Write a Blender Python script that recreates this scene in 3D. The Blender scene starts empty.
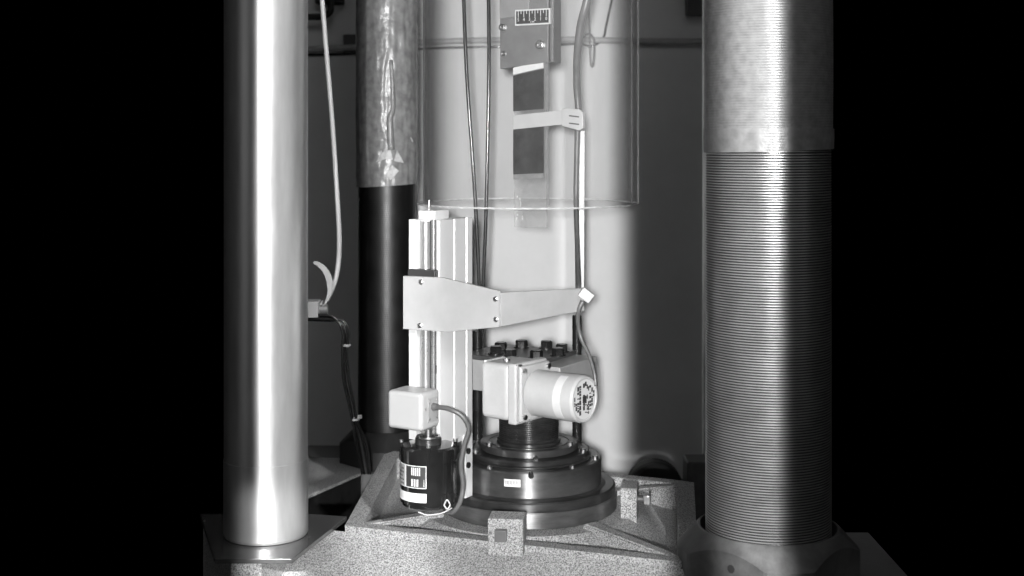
import bpy, bmesh, math, random
from mathutils import Vector, Matrix, noise
R = math.radians
random.seed(7)
sc = bpy.context.scene
COL = sc.collection

# ------------------------------------------------------------------ camera
F = 1350.0; HY = 139.0; CAMY = -2.4; CAMZ = 0.65
cam = bpy.data.cameras.new('camera'); cam_o = bpy.data.objects.new('camera', cam); COL.objects.link(cam_o)
cam_o.location = (0, CAMY, CAMZ); cam_o.rotation_euler = (R(90), 0, 0)
cam.sensor_width = 36; cam.lens = F / 1024 * 36; cam.shift_y = -(288 - HY) / 1024
cam.clip_start = 0.05; cam.clip_end = 100
cam.dof.use_dof = True; cam.dof.focus_distance = 2.3; cam.dof.aperture_fstop = 4.5
sc.camera = cam_o

# ------------------------------------------------------------------ world, lamps, exposure
w = bpy.data.worlds.new('World'); sc.world = w; w.use_nodes = True
w.node_tree.nodes['Background'].inputs[0].default_value = (0.5, 0.5, 0.5, 1)
w.node_tree.nodes['Background'].inputs[1].default_value = 0.0
sc.view_settings.view_transform = 'Standard'; sc.view_settings.look = 'None'
sc.cycles.transparent_max_bounces = 32
sc.view_settings.exposure = 0; sc.view_settings.gamma = 1

def masked_spot(name, loc, power, x0=None, x1=None, z0=None, z1=None, soft=0.02, softz=None, radius=0.04, cone=120):
    """spot looking level along +Y; emission nodes mask its beam at the given slopes"""
    L = bpy.data.lights.new(name, 'SPOT'); o = bpy.data.objects.new(name, L); COL.objects.link(o)
    o.location = loc; o.rotation_euler = (R(90), 0, 0)
    L.energy = power; L.spot_size = R(cone); L.spot_blend = 0.05; L.shadow_soft_size = radius
    L.use_nodes = True
    nt = L.node_tree; em = nt.nodes['Emission']
    tc = nt.nodes.new('ShaderNodeNewGeometry')
    sep = nt.nodes.new('ShaderNodeSeparateXYZ'); nt.links.new(tc.outputs['Incoming'], sep.inputs[0])
    def m(op, a, b=None):
        n = nt.nodes.new('ShaderNodeMath'); n.operation = op
        for i, q in enumerate((a, b)):
            if q is None: continue
            if isinstance(q, (int, float)): n.inputs[i].default_value = q
            else: nt.links.new(q, n.inputs[i])
        return n.outputs[0]
    sx = m('DIVIDE', sep.outputs[0], sep.outputs[1]); sz = m('DIVIDE', sep.outputs[2], sep.outputs[1])
    def edge(val, at, rising, s):
        n = nt.nodes.new('ShaderNodeMapRange'); n.interpolation_type = 'SMOOTHSTEP'
        nt.links.new(val, n.inputs['Value'])
        n.inputs['From Min'].default_value = at - s; n.inputs['From Max'].default_value = at + s
        n.inputs['To Min'].default_value = 0 if rising else 1; n.inputs['To Max'].default_value = 1 if rising else 0
        return n.outputs[0]
    out = None
    for val, at, rising, s in ((sx, x0, True, soft), (sx, x1, False, soft), (sz, z0, True, softz or soft), (sz, z1, False, softz or soft)):
        if at is None: continue
        e = edge(val, at, rising, s); out = e if out is None else m('MULTIPLY', out, e)
    if out is not None: nt.links.new(out, em.inputs['Strength'])
    return o

KX, KD, KZ = -0.03, -0.2, 0.68
KD_W = 3.5 - KD
# key lamp beside the camera, beam masked to leave a tall patch on the wall
masked_spot('key_lamp', (KX, KD + CAMY, KZ), 480, x0=(-0.352 - KX) / KD_W, x1=(0.288 - KX) / KD_W, z0=-0.262, soft=0.0075, radius=0.03)
# added lamp below the key, masked to light the bed and low parts
masked_spot('bed_fill', (KX, KD + CAMY, 0.57), 285, x0=-0.170, x1=0.118, z1=-0.204, soft=0.003, softz=0.007, radius=0.02)
# added narrow fill for the polished column, masked to leave its outer half dark
masked_spot('column_fill', (-0.40, 0.1 + CAMY, 0.8), 450, x0=0.001, x1=0.028, soft=0.006, radius=0.012)
# added narrow fill to brighten the hanging cables between the columns
masked_spot('cable_fill', (0.5, 0.3 + CAMY, 1.2), 200, x0=-0.408, x1=-0.328, soft=0.008, radius=0.03)
# added fill for the threaded column, its beam cut off the outer half
masked_spot('right_fill', (0.55, 0.0 + CAMY, 0.9), 640, x0=-0.115, x1=-0.078, soft=0.013, radius=0.012)

# added narrow fill that brightens the right edge of the acrylic cylinder
masked_spot('cylinder_fill', (-0.6, 0.2 + CAMY, 0.70), 900, x0=0.352, x1=0.386, z0=-0.072, soft=0.004, radius=0.012)

def area(name, loc, target, size, power):
    L = bpy.data.lights.new(name, 'AREA'); o = bpy.data.objects.new(name, L); COL.objects.link(o)
    o.location = loc; o.rotation_euler = (Vector(target) - Vector(loc)).to_track_quat('-Z', 'Y').to_euler()
    L.shape = 'RECTANGLE'; L.size, L.size_y = size; L.energy = power
    return o
area('ambient_fill', (0.3, -2.6, 2.6), (0, 0.4, 0.3), (1.6, 1.0), 13)  # added broad fill for ambient light
area('side_fill', (-2.0, -1.6, 1.0), (-0.2, 0, 0.4), (0.8, 1.8), 1.6)  # added dim pair, gives the metal grey reflections
area('side_fill', (2.0, -1.6, 1.0), (0.2, 0, 0.4), (0.8, 1.8), 1.6)

# ------------------------------------------------------------------ helpers
def P(px, py, d):
    return Vector(((px - 512) * d / F, d + CAMY, CAMZ - (py - HY) * d / F))
def zat(py, d): return CAMZ - (py - HY) * d / F

MATS = {}
def mat(name, base=0.5, rough=0.5, metal=0.0, var=0.0, vscale=30, stretch=(1, 1, 1), bump=0.0, bscale=200, spec=0.5, coat=0.0, speck=None, aniso=0.0):
    m = bpy.data.materials.new(name); m.use_nodes = True; MATS[name] = m
    nt = m.node_tree; b = nt.nodes['Principled BSDF']
    b.inputs['Base Color'].default_value = (base, base, base, 1)
    b.inputs['Roughness'].default_value = rough; b.inputs['Metallic'].default_value = metal
    b.inputs['Specular IOR Level'].default_value = spec; b.inputs['Coat Weight'].default_value = coat
    tc = nt.nodes.new('ShaderNodeTexCoord'); mp = nt.nodes.new('ShaderNodeMapping')
    mp.inputs['Scale'].default_value = stretch; nt.links.new(tc.outputs['Object'], mp.inputs[0])
    n = nt.nodes.new('ShaderNodeTexNoise'); n.inputs['Scale'].default_value = vscale; n.inputs['Detail'].default_value = 6
    n.inputs['Roughness'].default_value = 0.65
    nt.links.new(mp.outputs[0], n.inputs[0])
    r = nt.nodes.new('ShaderNodeMapRange'); nt.links.new(n.outputs[0], r.inputs[0])
    r.inputs[1].default_value = 0.3; r.inputs[2].default_value = 0.7
    lo, hi = base * (1 - var), min(1, base * (1 + var))
    r.inputs[3].default_value = lo; r.inputs[4].default_value = hi
    cc = nt.nodes.new('ShaderNodeCombineColor')
    src = r.outputs[0]
    if speck:
        s, slo, shi = speck
        n2 = nt.nodes.new('ShaderNodeTexNoise'); n2.inputs['Scale'].default_value = s; n2.inputs['Detail'].default_value = 3
        n2.inputs['Roughness'].default_value = 0.8
        nt.links.new(tc.outputs['Object'], n2.inputs[0])
        r2 = nt.nodes.new('ShaderNodeMapRange'); nt.links.new(n2.outputs[0], r2.inputs[0])
        r2.inputs[1].default_value = 0.38; r2.inputs[2].default_value = 0.60; r2.inputs[3].default_value = slo; r2.inputs[4].default_value = shi
        mu = nt.nodes.new('ShaderNodeMath'); mu.operation = 'MULTIPLY'
        nt.links.new(src, mu.inputs[0]); nt.links.new(r2.outputs[0], mu.inputs[1]); src = mu.outputs[0]
    for i in range(3): nt.links.new(src, cc.inputs[i])
    nt.links.new(cc.outputs[0], b.inputs['Base Color'])
    rr = nt.nodes.new('ShaderNodeMapRange'); nt.links.new(n.outputs[0], rr.inputs[0])
    rr.inputs[1].default_value = 0.3; rr.inputs[2].default_value = 0.7
    rr.inputs[3].default_value = max(0.02, rough * 0.85); rr.inputs[4].default_value = min(1, rough * 1.15)
    nt.links.new(rr.outputs[0], b.inputs['Roughness'])
    if aniso:
        tg = nt.nodes.new('ShaderNodeTangent'); tg.direction_type = 'RADIAL'; tg.axis = 'Z'
        nt.links.new(tg.outputs[0], b.inputs['Tangent']); b.inputs['Anisotropic'].default_value = aniso; b.inputs['Anisotropic Rotation'].default_value = 0.25
    if bump:
        bn = nt.nodes.new('ShaderNodeTexNoise'); bn.inputs['Scale'].default_value = bscale; bn.inputs['Detail'].default_value = 4
        nt.links.new(mp.outputs[0], bn.inputs[0])
        bp = nt.nodes.new('ShaderNodeBump'); bp.inputs['Strength'].default_value = bump; bp.inputs['Distance'].default_value = 0.002
        nt.links.new(bn.outputs[0], bp.inputs['Height']); nt.links.new(bp.outputs[0], b.inputs['Normal'])
    return m

def film(name, tint=0.97, edge=0.75, rough=0.03, haze=0.0, hazecol=0.7, bump=0.0, bscale=60, rim=0.0, gmin=0.04, gmax=0.35, hvar=0.4, stretch=(1, 1, 1)):
    """clear sheet: transparent + fresnel gloss, edge tint and rim haze by view angle stand for refraction"""
    m = bpy.data.materials.new(name); m.use_nodes = True; MATS[name] = m
    nt = m.node_tree; nt.nodes.remove(nt.nodes['Principled BSDF']); out = nt.nodes['Material Output']
    lw = nt.nodes.new('ShaderNodeLayerWeight'); lw.inputs[0].default_value = 0.5
    cr = nt.nodes.new('ShaderNodeMapRange'); nt.links.new(lw.outputs['Facing'], cr.inputs[0])
    cr.inputs[1].default_value = 0.32; cr.inputs[2].default_value = 1; cr.inputs[3].default_value = tint; cr.inputs[4].default_value = edge
    cc = nt.nodes.new('ShaderNodeCombineColor')
    for i in range(3): nt.links.new(cr.outputs[0], cc.inputs[i])
    tr = nt.nodes.new('ShaderNodeBsdfTransparent'); nt.links.new(cc.outputs[0], tr.inputs[0])
    gl = nt.nodes.new('ShaderNodeBsdfGlossy'); gl.inputs['Roughness'].default_value = rough; gl.inputs[0].default_value = (0.9, 0.9, 0.9, 1)
    df = nt.nodes.new('ShaderNodeBsdfDiffuse'); df.inputs[0].default_value = (hazecol,) * 3 + (1,)
    tl = nt.nodes.new('ShaderNodeBsdfTranslucent'); tl.inputs[0].default_value = (hazecol,) * 3 + (1,)
    dm = nt.nodes.new('ShaderNodeMixShader'); dm.inputs[0].default_value = 0.4
    nt.links.new(df.outputs[0], dm.inputs[1]); nt.links.new(tl.outputs[0], dm.inputs[2])
    pw = nt.nodes.new('ShaderNodeMath'); pw.operation = 'POWER'; nt.links.new(lw.outputs['Facing'], pw.inputs[0]); pw.inputs[1].default_value = 4
    fr = nt.nodes.new('ShaderNodeMapRange'); nt.links.new(pw.outputs[0], fr.inputs[0]); fr.inputs[3].default_value = gmin; fr.inputs[4].default_value = gmax
    tc = nt.nodes.new('ShaderNodeTexCoord'); no = nt.nodes.new('ShaderNodeTexNoise'); no.inputs['Scale'].default_value = bscale
    no.inputs['Detail'].default_value = 5
    mp = nt.nodes.new('ShaderNodeMapping'); mp.inputs['Scale'].default_value = stretch; nt.links.new(tc.outputs['Object'], mp.inputs[0]); nt.links.new(mp.outputs[0], no.inputs[0])
    hz = nt.nodes.new('ShaderNodeMapRange'); nt.links.new(no.outputs[0], hz.inputs[0]); hz.inputs[1].default_value = 0.3; hz.inputs[2].default_value = 0.7
    hz.inputs[3].default_value = haze * (1 - hvar); hz.inputs[4].default_value = min(1, haze * (1 + hvar))
    ph = nt.nodes.new('ShaderNodeMath'); ph.operation = 'POWER'; nt.links.new(lw.outputs['Facing'], ph.inputs[0]); ph.inputs[1].default_value = 8
    ad = nt.nodes.new('ShaderNodeMath'); ad.operation = 'MULTIPLY_ADD'; ad.use_clamp = True
    nt.links.new(ph.outputs[0], ad.inputs[0]); ad.inputs[1].default_value = rim; nt.links.new(hz.outputs[0], ad.inputs[2])
    m1 = nt.nodes.new('ShaderNodeMixShader'); nt.links.new(ad.outputs[0], m1.inputs[0])
    nt.links.new(tr.outputs[0], m1.inputs[1]); nt.links.new(dm.outputs[0], m1.inputs[2])
    m2 = nt.nodes.new('ShaderNodeMixShader'); nt.links.new(fr.outputs[0], m2.inputs[0])
    nt.links.new(m1.outputs[0], m2.inputs[1]); nt.links.new(gl.outputs[0], m2.inputs[2])
    if bump:
        bp = nt.nodes.new('ShaderNodeBump'); bp.inputs['Strength'].default_value = bump; bp.inputs['Distance'].default_value = 0.01
        nt.links.new(no.outputs[0], bp.inputs['Height'])
        for s in (gl, df, tl): nt.links.new(bp.outputs[0], s.inputs['Normal'])
    nt.links.new(m2.outputs[0], out.inputs[0]); return m

mat('wall_paint', 0.67, 0.6, var=0.10, vscale=3.5, bump=0.05, bscale=90)
mat('grain', 0.52, 0.6, var=0.12, vscale=8, bump=0.6, bscale=480, speck=(430, 0.14, 1.15))
mat('dark_grain', 0.10, 0.7, var=0.2, vscale=10, bump=0.4, bscale=300)
mat('floor_grey', 0.08, 0.8, var=0.2, vscale=6)
mat('polished', 0.60, 0.44, 0.72, var=0.10, vscale=22, stretch=(2, 2, 0.35), bump=0.004, bscale=60, aniso=0.6)
mat('plate_metal', 0.20, 0.24, 0.7, var=0.2, vscale=20)
mat('thread_metal', 0.42, 0.4, 0.7, var=0.15, vscale=20)
_m = mat('thread_lines', 0.42, 0.34, 0.7, var=0.12, vscale=20)
_nt = _m.node_tree; _b = _nt.nodes['Principled BSDF']; _src = _b.inputs['Base Color'].links[0].from_socket
_tc = _nt.nodes.new('ShaderNodeTexCoord'); _sp = _nt.nodes.new('ShaderNodeSeparateXYZ'); _nt.links.new(_tc.outputs['Object'], _sp.inputs[0])
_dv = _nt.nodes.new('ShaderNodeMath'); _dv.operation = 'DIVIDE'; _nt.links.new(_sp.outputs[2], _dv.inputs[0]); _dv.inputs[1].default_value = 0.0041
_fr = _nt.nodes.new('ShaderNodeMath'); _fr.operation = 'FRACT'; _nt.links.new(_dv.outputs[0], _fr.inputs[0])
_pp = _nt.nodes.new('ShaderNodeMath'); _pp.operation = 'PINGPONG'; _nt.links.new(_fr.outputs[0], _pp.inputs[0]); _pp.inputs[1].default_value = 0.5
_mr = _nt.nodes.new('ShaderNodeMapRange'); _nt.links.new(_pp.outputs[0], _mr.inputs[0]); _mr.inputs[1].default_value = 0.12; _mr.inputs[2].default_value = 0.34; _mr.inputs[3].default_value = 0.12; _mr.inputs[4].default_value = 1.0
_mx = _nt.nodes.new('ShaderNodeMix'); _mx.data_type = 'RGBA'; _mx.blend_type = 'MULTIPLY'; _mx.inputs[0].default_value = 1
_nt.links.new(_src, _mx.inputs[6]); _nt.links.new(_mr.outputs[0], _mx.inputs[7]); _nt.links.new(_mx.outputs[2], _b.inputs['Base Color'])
mat('thread_dark', 0.006, 0.40, 0.0, var=0.3, vscale=30)
mat('nut_metal', 0.11, 0.5, 0.3, var=0.35, vscale=25, bump=0.15, bscale=150)
mat('nut_black', 0.015, 0.5, var=0.2)
mat('black_oxide', 0.05, 0.34, 0.6, var=0.45, vscale=18, stretch=(1, 1, 4), bump=0.02, aniso=0.85)
mat('blued_steel', 0.12, 0.38, 0.75, var=0.35, vscale=12, stretch=(1, 1, 3), bump=0.015, aniso=0.88)
mat('blued_light', 0.20, 0.40, 0.75, var=0.35, vscale=14, stretch=(1, 1, 5), bump=0.015, aniso=0.88)
mat('bolt_black', 0.03, 0.25, 0.6, var=0.3)
mat('bolt_steel', 0.6, 0.3, 1, var=0.15)
mat('white_paint', 0.35, 0.35, var=0.04, vscale=12, bump=0.02)
mat('cast_white', 0.43, 0.42, var=0.09, vscale=18, bump=0.12, bscale=220)
mat('aluminium', 0.74, 0.35, 0.3, var=0.05, vscale=10, stretch=(1, 1, 0.2))
mat('alu_bracket', 0.42, 0.45, 0.2, var=0.08, vscale=20, bump=0.03)
mat('rail_steel', 0.45, 0.3, 0.7, var=0.1, stretch=(1, 1, 0.3))
mat('dark_slot', 0.03, 0.5)
mat('grey_block', 0.34, 0.4, 0.2, var=0.12, vscale=20)
mat('top_plate', 0.10, 0.35, 0.5, var=0.3, vscale=25)
mat('black_enamel', 0.012, 0.16, var=0.3, vscale=20, coat=0.6)
mat('head_grey', 0.16, 0.38, 0.1, var=0.15, vscale=25, bump=0.05)
mat('head_light', 0.24, 0.4, 0.1, var=0.1)
mat('print_black', 0.03, 0.5, var=0.3, vscale=100)
mat('print_grey', 0.16, 0.5, var=0.3, vscale=200)
mat('label_white', 0.58, 0.5, var=0.04, vscale=60)
mat('ink_white', 0.55, 0.5, var=0.05)
mat('dark_panel', 0.028, 0.36, var=0.6, vscale=40, bump=0.03)
mat('white_plastic', 0.42, 0.4, var=0.04)
mat('grey_cable', 0.07, 0.38, var=0.25, vscale=60)
mat('dark_tube', 0.03, 0.18, var=0.2)
mat('black_cable', 0.02, 0.15, var=0.3)
mat('light_cable', 0.55, 0.4, var=0.08)
mat('mid_cable', 0.10, 0.35, var=0.2)
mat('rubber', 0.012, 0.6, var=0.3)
mat('pipe_grey', 0.42, 0.5, var=0.15)
film('acrylic', 0.98, 0.58, 0.01, haze=0.034, rim=0.9, gmin=0.0, gmax=0.6, hvar=1.0, bscale=14, stretch=(1, 1, 0.05))  # edge tint, rim haze and streaks paint in refraction, bright edges and smudges
film('acrylic_edge', 0.9, 0.8, 0.05, haze=0.75, hazecol=0.95)
film('clear_strip', 0.93, 0.9, 0.15, haze=0.16, hazecol=0.75, bump=0.1, gmin=0.01)
film('sleeve', 0.80, 0.5, 0.40, haze=0.55, hazecol=0.44, bump=0.12, bscale=70, hvar=0.22)
film('wrap', 0.6, 0.5, 0.30, haze=0.80, hazecol=0.42, bump=0.2, bscale=60, hvar=0.3)
film('crinkle', 0.8, 0.7, 0.12, haze=0.8, hazecol=0.95, bump=0.2)

class B:
    def __init__(s, M=None): s.bm = bmesh.new(); s.M = M or Matrix.Identity(4)
    def _add(s, verts, faces, smooth=False):
        vs = [s.bm.verts.new(s.M @ Vector(v)) for v in verts]; fs = []
        for f in faces:
            try: q = s.bm.faces.new([vs[i] for i in f])
            except ValueError: continue
            q.smooth = smooth; fs.append(q)
        return vs, fs
    def box(s, lo, hi, bev=0.0, seg=2):
        x0, y0, z0 = lo; x1, y1, z1 = hi
        vs, fs = s._add([(x0,y0,z0),(x1,y0,z0),(x1,y1,z0),(x0,y1,z0),(x0,y0,z1),(x1,y0,z1),(x1,y1,z1),(x0,y1,z1)],
              [(0,3,2,1),(4,5,6,7),(0,1,5,4),(1,2,6,5),(2,3,7,6),(3,0,4,7)])
        if bev:
            es = list({e for f in fs for e in f.edges})
            r = bmesh.ops.bevel(s.bm, geom=es, offset=bev, segments=seg, affect='EDGES', profile=0.5)
            for f in r['faces']: f.smooth = True
        return s
    def prism(s, pts, axis, depth, bev=0.0):
        """pts: 3D polygon, extruded by axis*depth"""
        n = len(pts); ax = Vector(axis) * depth
        v = [Vector(p) for p in pts]; v2 = [p + ax for p in v]
        vs, fs = s._add(v + v2, [tuple(range(n))[::-1], tuple(range(n, 2 * n))] + [(i, (i + 1) % n, n + (i + 1) % n, n + i) for i in range(n)])
        bmesh.ops.recalc_face_normals(s.bm, faces=fs)
        if bev:
            es = list({e for f in fs for e in f.edges})
            r = bmesh.ops.bevel(s.bm, geom=es, offset=bev, segments=2, affect='EDGES', profile=0.5)
            for f in r['faces']: f.smooth = True
        return s
    def lathe(s, prof, c=(0, 0, 0), seg=64, smooth=True, T=None, closed=False):
        """prof (r,z); flat shaded between profile corners by doubling rings"""
        T = T or Matrix.Translation(c); verts = []; faces = []
        pr = list(prof) + ([prof[0]] if closed else [])
        for (r0, z0), (r1, z1) in zip(pr, pr[1:]):
            k = len(verts)
            for r, z in ((r0, z0), (r1, z1)):
                for i in range(seg):
                    a = 2 * math.pi * i / seg; verts.append(T @ Vector((r * math.cos(a), r * math.sin(a), z)))
            for i in range(seg):
                j = (i + 1) % seg; faces.append((k + i, k + j, k + seg + j, k + seg + i))
        s._add(verts, faces, smooth); return s
    def cyl(s, p0, p1, r0, r1=None, seg=24, cap=True):
        p0 = Vector(p0); p1 = Vector(p1); r1 = r0 if r1 is None else r1
        q = (p1 - p0).to_track_quat('Z', 'Y').to_matrix().to_4x4(); L = (p1 - p0).length
        pr = [(r0, 0), (r1, L)]
        if cap: pr = [(1e-5, 0)] + pr + [(1e-5, L)]
        return s.lathe(pr, seg=seg, T=Matrix.Translation(p0) @ q)
    def tube(s, pts, r, seg=8, step=8):
        pts = [Vector(p) for p in pts]; path = []
        ext = [2 * pts[0] - pts[1]] + pts + [2 * pts[-1] - pts[-2]]
        for i in range(1, len(ext) - 2):
            a, b, c, d = ext[i - 1:i + 3]
            for k in range(step):
                t = k / step
                path.append(0.5 * ((2 * b) + (c - a) * t + (2 * a - 5 * b + 4 * c - d) * t * t + (3 * b - a - 3 * c + d) * t ** 3))
        path.append(pts[-1]); verts = []; faces = []; nrm = None
        for i, p in enumerate(path):
            tg = (path[min(i + 1, len(path) - 1)] - path[max(i - 1, 0)]).normalized()
            if nrm is None: nrm = tg.orthogonal().normalized()
            nrm = (nrm - tg * nrm.dot(tg)).normalized(); bn = tg.cross(nrm)
            rr = r[0] + (r[1] - r[0]) * i / (len(path) - 1) if isinstance(r, tuple) else r
            for k in range(seg):
                a = 2 * math.pi * k / seg; verts.append(p + (nrm * math.cos(a) + bn * math.sin(a)) * rr)
        for i in range(len(path) - 1):
            for k in range(seg):
                j = (k + 1) % seg; faces.append((i * seg + k, i * seg + j, (i + 1) * seg + j, (i + 1) * seg + k))
        n = len(path) - 1
        faces += [tuple(range(seg))[::-1], tuple(n * seg + k for k in range(seg))]
        s._add(verts, faces, True); return s
    def patch(s, c, r, a0, a1, z0, z1, th=0.0006, seg=16, T=None):
        """curved label on a cylinder, angles in degrees"""
        T = T or Matrix.Translation(c); verts = []; faces = []
        for i in range(seg + 1):
            a = R(a0 + (a1 - a0) * i / seg)
            for rr in (r, r + th):
                for z in (z0, z1): verts.append(T @ Vector((rr * math.cos(a), rr * math.sin(a), z)))
        for i in range(seg):
            k = 4 * i; faces += [(k + 2, k + 6, k + 7, k + 3), (k + 1, k + 3, k + 7, k + 5), (k, k + 4, k + 6, k + 2), (k, k + 1, k + 5, k + 4)]
        faces += [(0, 2, 3, 1), (4 * seg, 4 * seg + 1, 4 * seg + 3, 4 * seg + 2)]
        s._add(verts, faces, False); return s

def link(name, bm, material, parent=None):
    bmesh.ops.recalc_face_normals(bm, faces=bm.faces) if False else None
    me = bpy.data.meshes.new(name); bm.to_mesh(me); bm.free()
    cs = [v.co for v in me.vertices]
    c = Vector([(min(q[i] for q in cs) + max(q[i] for q in cs)) / 2 for i in range(3)]); c.z = min(q.z for q in cs)
    me.transform(Matrix.Translation(-c)); me.materials.append(MATS[material])
    o = bpy.data.objects.new(name, me); COL.objects.link(o)
    pw = Vector((0, 0, 0)); q = parent
    while q is not None: pw += q.location; q = q.parent
    o.location = c - pw; o.parent = parent
    return o
def part(name, b, material, parent): return link(name, b.bm, material, parent)
def tag(o, label, cat, group=None):
    o['label'] = label; o['category'] = cat
    if group: o['group'] = group
    return o
def thing(name, loc, label, cat, group=None):
    o = bpy.data.objects.new(name, None); COL.objects.link(o); o.location = loc; o.empty_display_size = 0.05
    return tag(o, label, cat, group)
def struct(name, b, material):
    o = link(name, b.bm, material); o['kind'] = 'structure'; return o
def dup(o, parent, loc):
    c = o.copy(); COL.objects.link(c); c.parent = parent; c.location = loc; return c
def text_mesh(txt, size, T):
    cu = bpy.data.curves.new('t', 'FONT'); cu.body = txt; cu.size = size; cu.align_x = 'CENTER'; cu.resolution_u = 2; cu.extrude = 0.0002
    o = bpy.data.objects.new('t', cu); COL.objects.link(o)
    dg = bpy.context.evaluated_depsgraph_get(); me = bpy.data.meshes.new_from_object(o.evaluated_get(dg))
    bpy.data.objects.remove(o); me.transform(T)
    return me

ANG = R(-30)
U = Vector((math.cos(ANG), math.sin(ANG), 0)); V = Vector((-math.sin(ANG), math.cos(ANG), 0)); Z = Vector((0, 0, 1))
def frame(o):                                   # machine axes: x along U, y along V
    return Matrix.Translation(o) @ Matrix.Rotation(ANG, 4, 'Z')
HUB = Vector((0.030, 0, 0))

# ------------------------------------------------------------------ setting
WY = 3.5 + CAMY
struct('wall', B().box((-0.645, WY, -0.7), (0.78, WY + 0.03, 1.5)), 'wall_paint')
struct('floor', B().box((-0.78, -0.7, -0.74), (0.78, WY, -0.702)), 'floor_grey')

# machine bed: square box casting, raised rim, pocket rising to the hub, diagonal ribs
FL = Vector((-0.281, -0.13, 0)); FR = Vector((0.285, -0.335, 0)); RR = Vector((0.345, 0.16, 0)); RL = Vector((-0.262, 0.42, 0))
QC = [FL, FR, RR, RL]; CEN = sum(QC, Vector()) / 4
def inset(k): return [CEN + (q - CEN) * k for q in QC]
b = B()
outer, inner = QC, inset(0.90)
ZR, ZP = 0.000, -0.006
bm = b.bm
N = 96
def quad_ring(Q, z):
    res = []
    for i in range(N):
        a = 2 * math.pi * i / N + R(-135)
        d = Vector((math.cos(a), math.sin(a), 0))
        best = None
        for j in range(4):
            p, q = Q[j], Q[(j + 1) % 4]; e = q - p; den = d.x * e.y - d.y * e.x
            if abs(den) < 1e-9: continue
            w_ = p - HUB; t = (w_.x * e.y - w_.y * e.x) / den; s_ = (w_.x * d.y - w_.y * d.x) / den
            if t > 0 and -1e-6 <= s_ <= 1 + 1e-6: best = t if best is None else min(best, t)
        pt = HUB + d * best; res.append(Vector((pt.x, pt.y, z)))
    return res
rings = [quad_ring(QC, -0.69), quad_ring(QC, ZR), quad_ring(inner, ZR), quad_ring(inset(0.895), -0.042), quad_ring(inset(0.84), -0.038),
         [HUB + Vector((math.cos(2 * math.pi * i / N + R(-135)), math.sin(2 * math.pi * i / N + R(-135)), 0)) * 0.19 + Vector((0, 0, -0.001)) for i in range(N)],
         [HUB + Vector((math.cos(2 * math.pi * i / N + R(-135)), math.sin(2 * math.pi * i / N + R(-135)), 0)) * 0.05 + Vector((0, 0, -0.001)) for i in range(N)]]
verts = [p for r_ in rings for p in r_]; faces = []
for k in range(len(rings) - 1):
    for i in range(N):
        j = (i + 1) % N; faces.append((k * N + i, k * N + j, (k + 1) * N + j, (k + 1) * N + i))
b._add(verts, faces)
bed = struct('machine_bed', b, 'grain')
for q in inner:                                  # four diagonal ribs
    d = (q - HUB); d.z = 0; L = d.length; d.normalize(); n = Vector((-d.y, d.x, 0))
    p1 = HUB + d * 0.165; p0 = HUB + d * (L + 0.002)
    bb = B(); v = []
    for p, hw, zt in ((p0, 0.008, -0.001), (p1, 0.014, 0.006)):
        for s_ in (-1, 1): v.append(p + n * hw * 2.4 * s_ + Vector((0, 0, -0.046)))
        for s_ in (1, -1): v.append(p + n * hw * s_ + Vector((0, 0, zt)))
    bb._add(v, [(0, 1, 2, 3), (7, 6, 5, 4), (3, 2, 6, 7), (1, 5, 6, 2), (4, 0, 3, 7), (0, 4, 5, 1)])
    bmesh.ops.recalc_face_normals(bb.bm, faces=bb.bm.faces)
    r = bmesh.ops.bevel(bb.bm, geom=list(bb.bm.edges), offset=0.0025, segments=2, affect='EDGES')
    part('rib', bb, 'grain', bed)
# sloping apron in front of the bed and the lug that carries the column foot
e = (FR - FL).normalized(); fn = Vector((e.y, -e.x, 0))
LUG = [P(310, 513, 2.33), P(347, 518, 2.315), P(292, 561, 2.08), P(215, 561, 2.08), P(200, 513, 2.33)]
bb = B()
A0, A1 = FL - e * 0.0, FR + e * 0.02
a = [A0 - fn * -0.001, A1 + fn * 0.001]
ap = [A0 - e * 0.15 + fn * 0.001 + Z * -0.010, A1 + fn * 0.001 + Z * -0.010, A1 + fn * 0.17 + Z * -0.140, A0 + fn * 0.17 - e * 0.13 + Z * -0.140]
lo = [p.copy() for p in ap]
for p in lo: p.z = -0.69
bb._add(ap + lo, [(0, 1, 2, 3), (7, 6, 5, 4), (3, 2, 6, 7), (1, 5, 6, 2), (4, 0, 3, 7), (0, 4, 5, 1)])
bmesh.ops.recalc_face_normals(bb.bm, faces=bb.bm.faces)
part('front_apron', bb, 'grain', bed)
lug = [Vector((p.x, p.y, 0)) for p in LUG]
lug_in = [lug[0] + Vector((-0.06, -0.02, 0)), lug[1] + Vector((-0.075, -0.02, 0)), lug[2] + Vector((-0.06, 0.07, 0)), lug[3] + Vector((0.01, 0.07, 0)), lug[4] + Vector((0.01, -0.02, 0))]
bb = B().prism([(p.x, p.y, -0.69) for p in lug_in], Z, 0.6855)
part('column_lug', bb, 'grain', bed)
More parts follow.
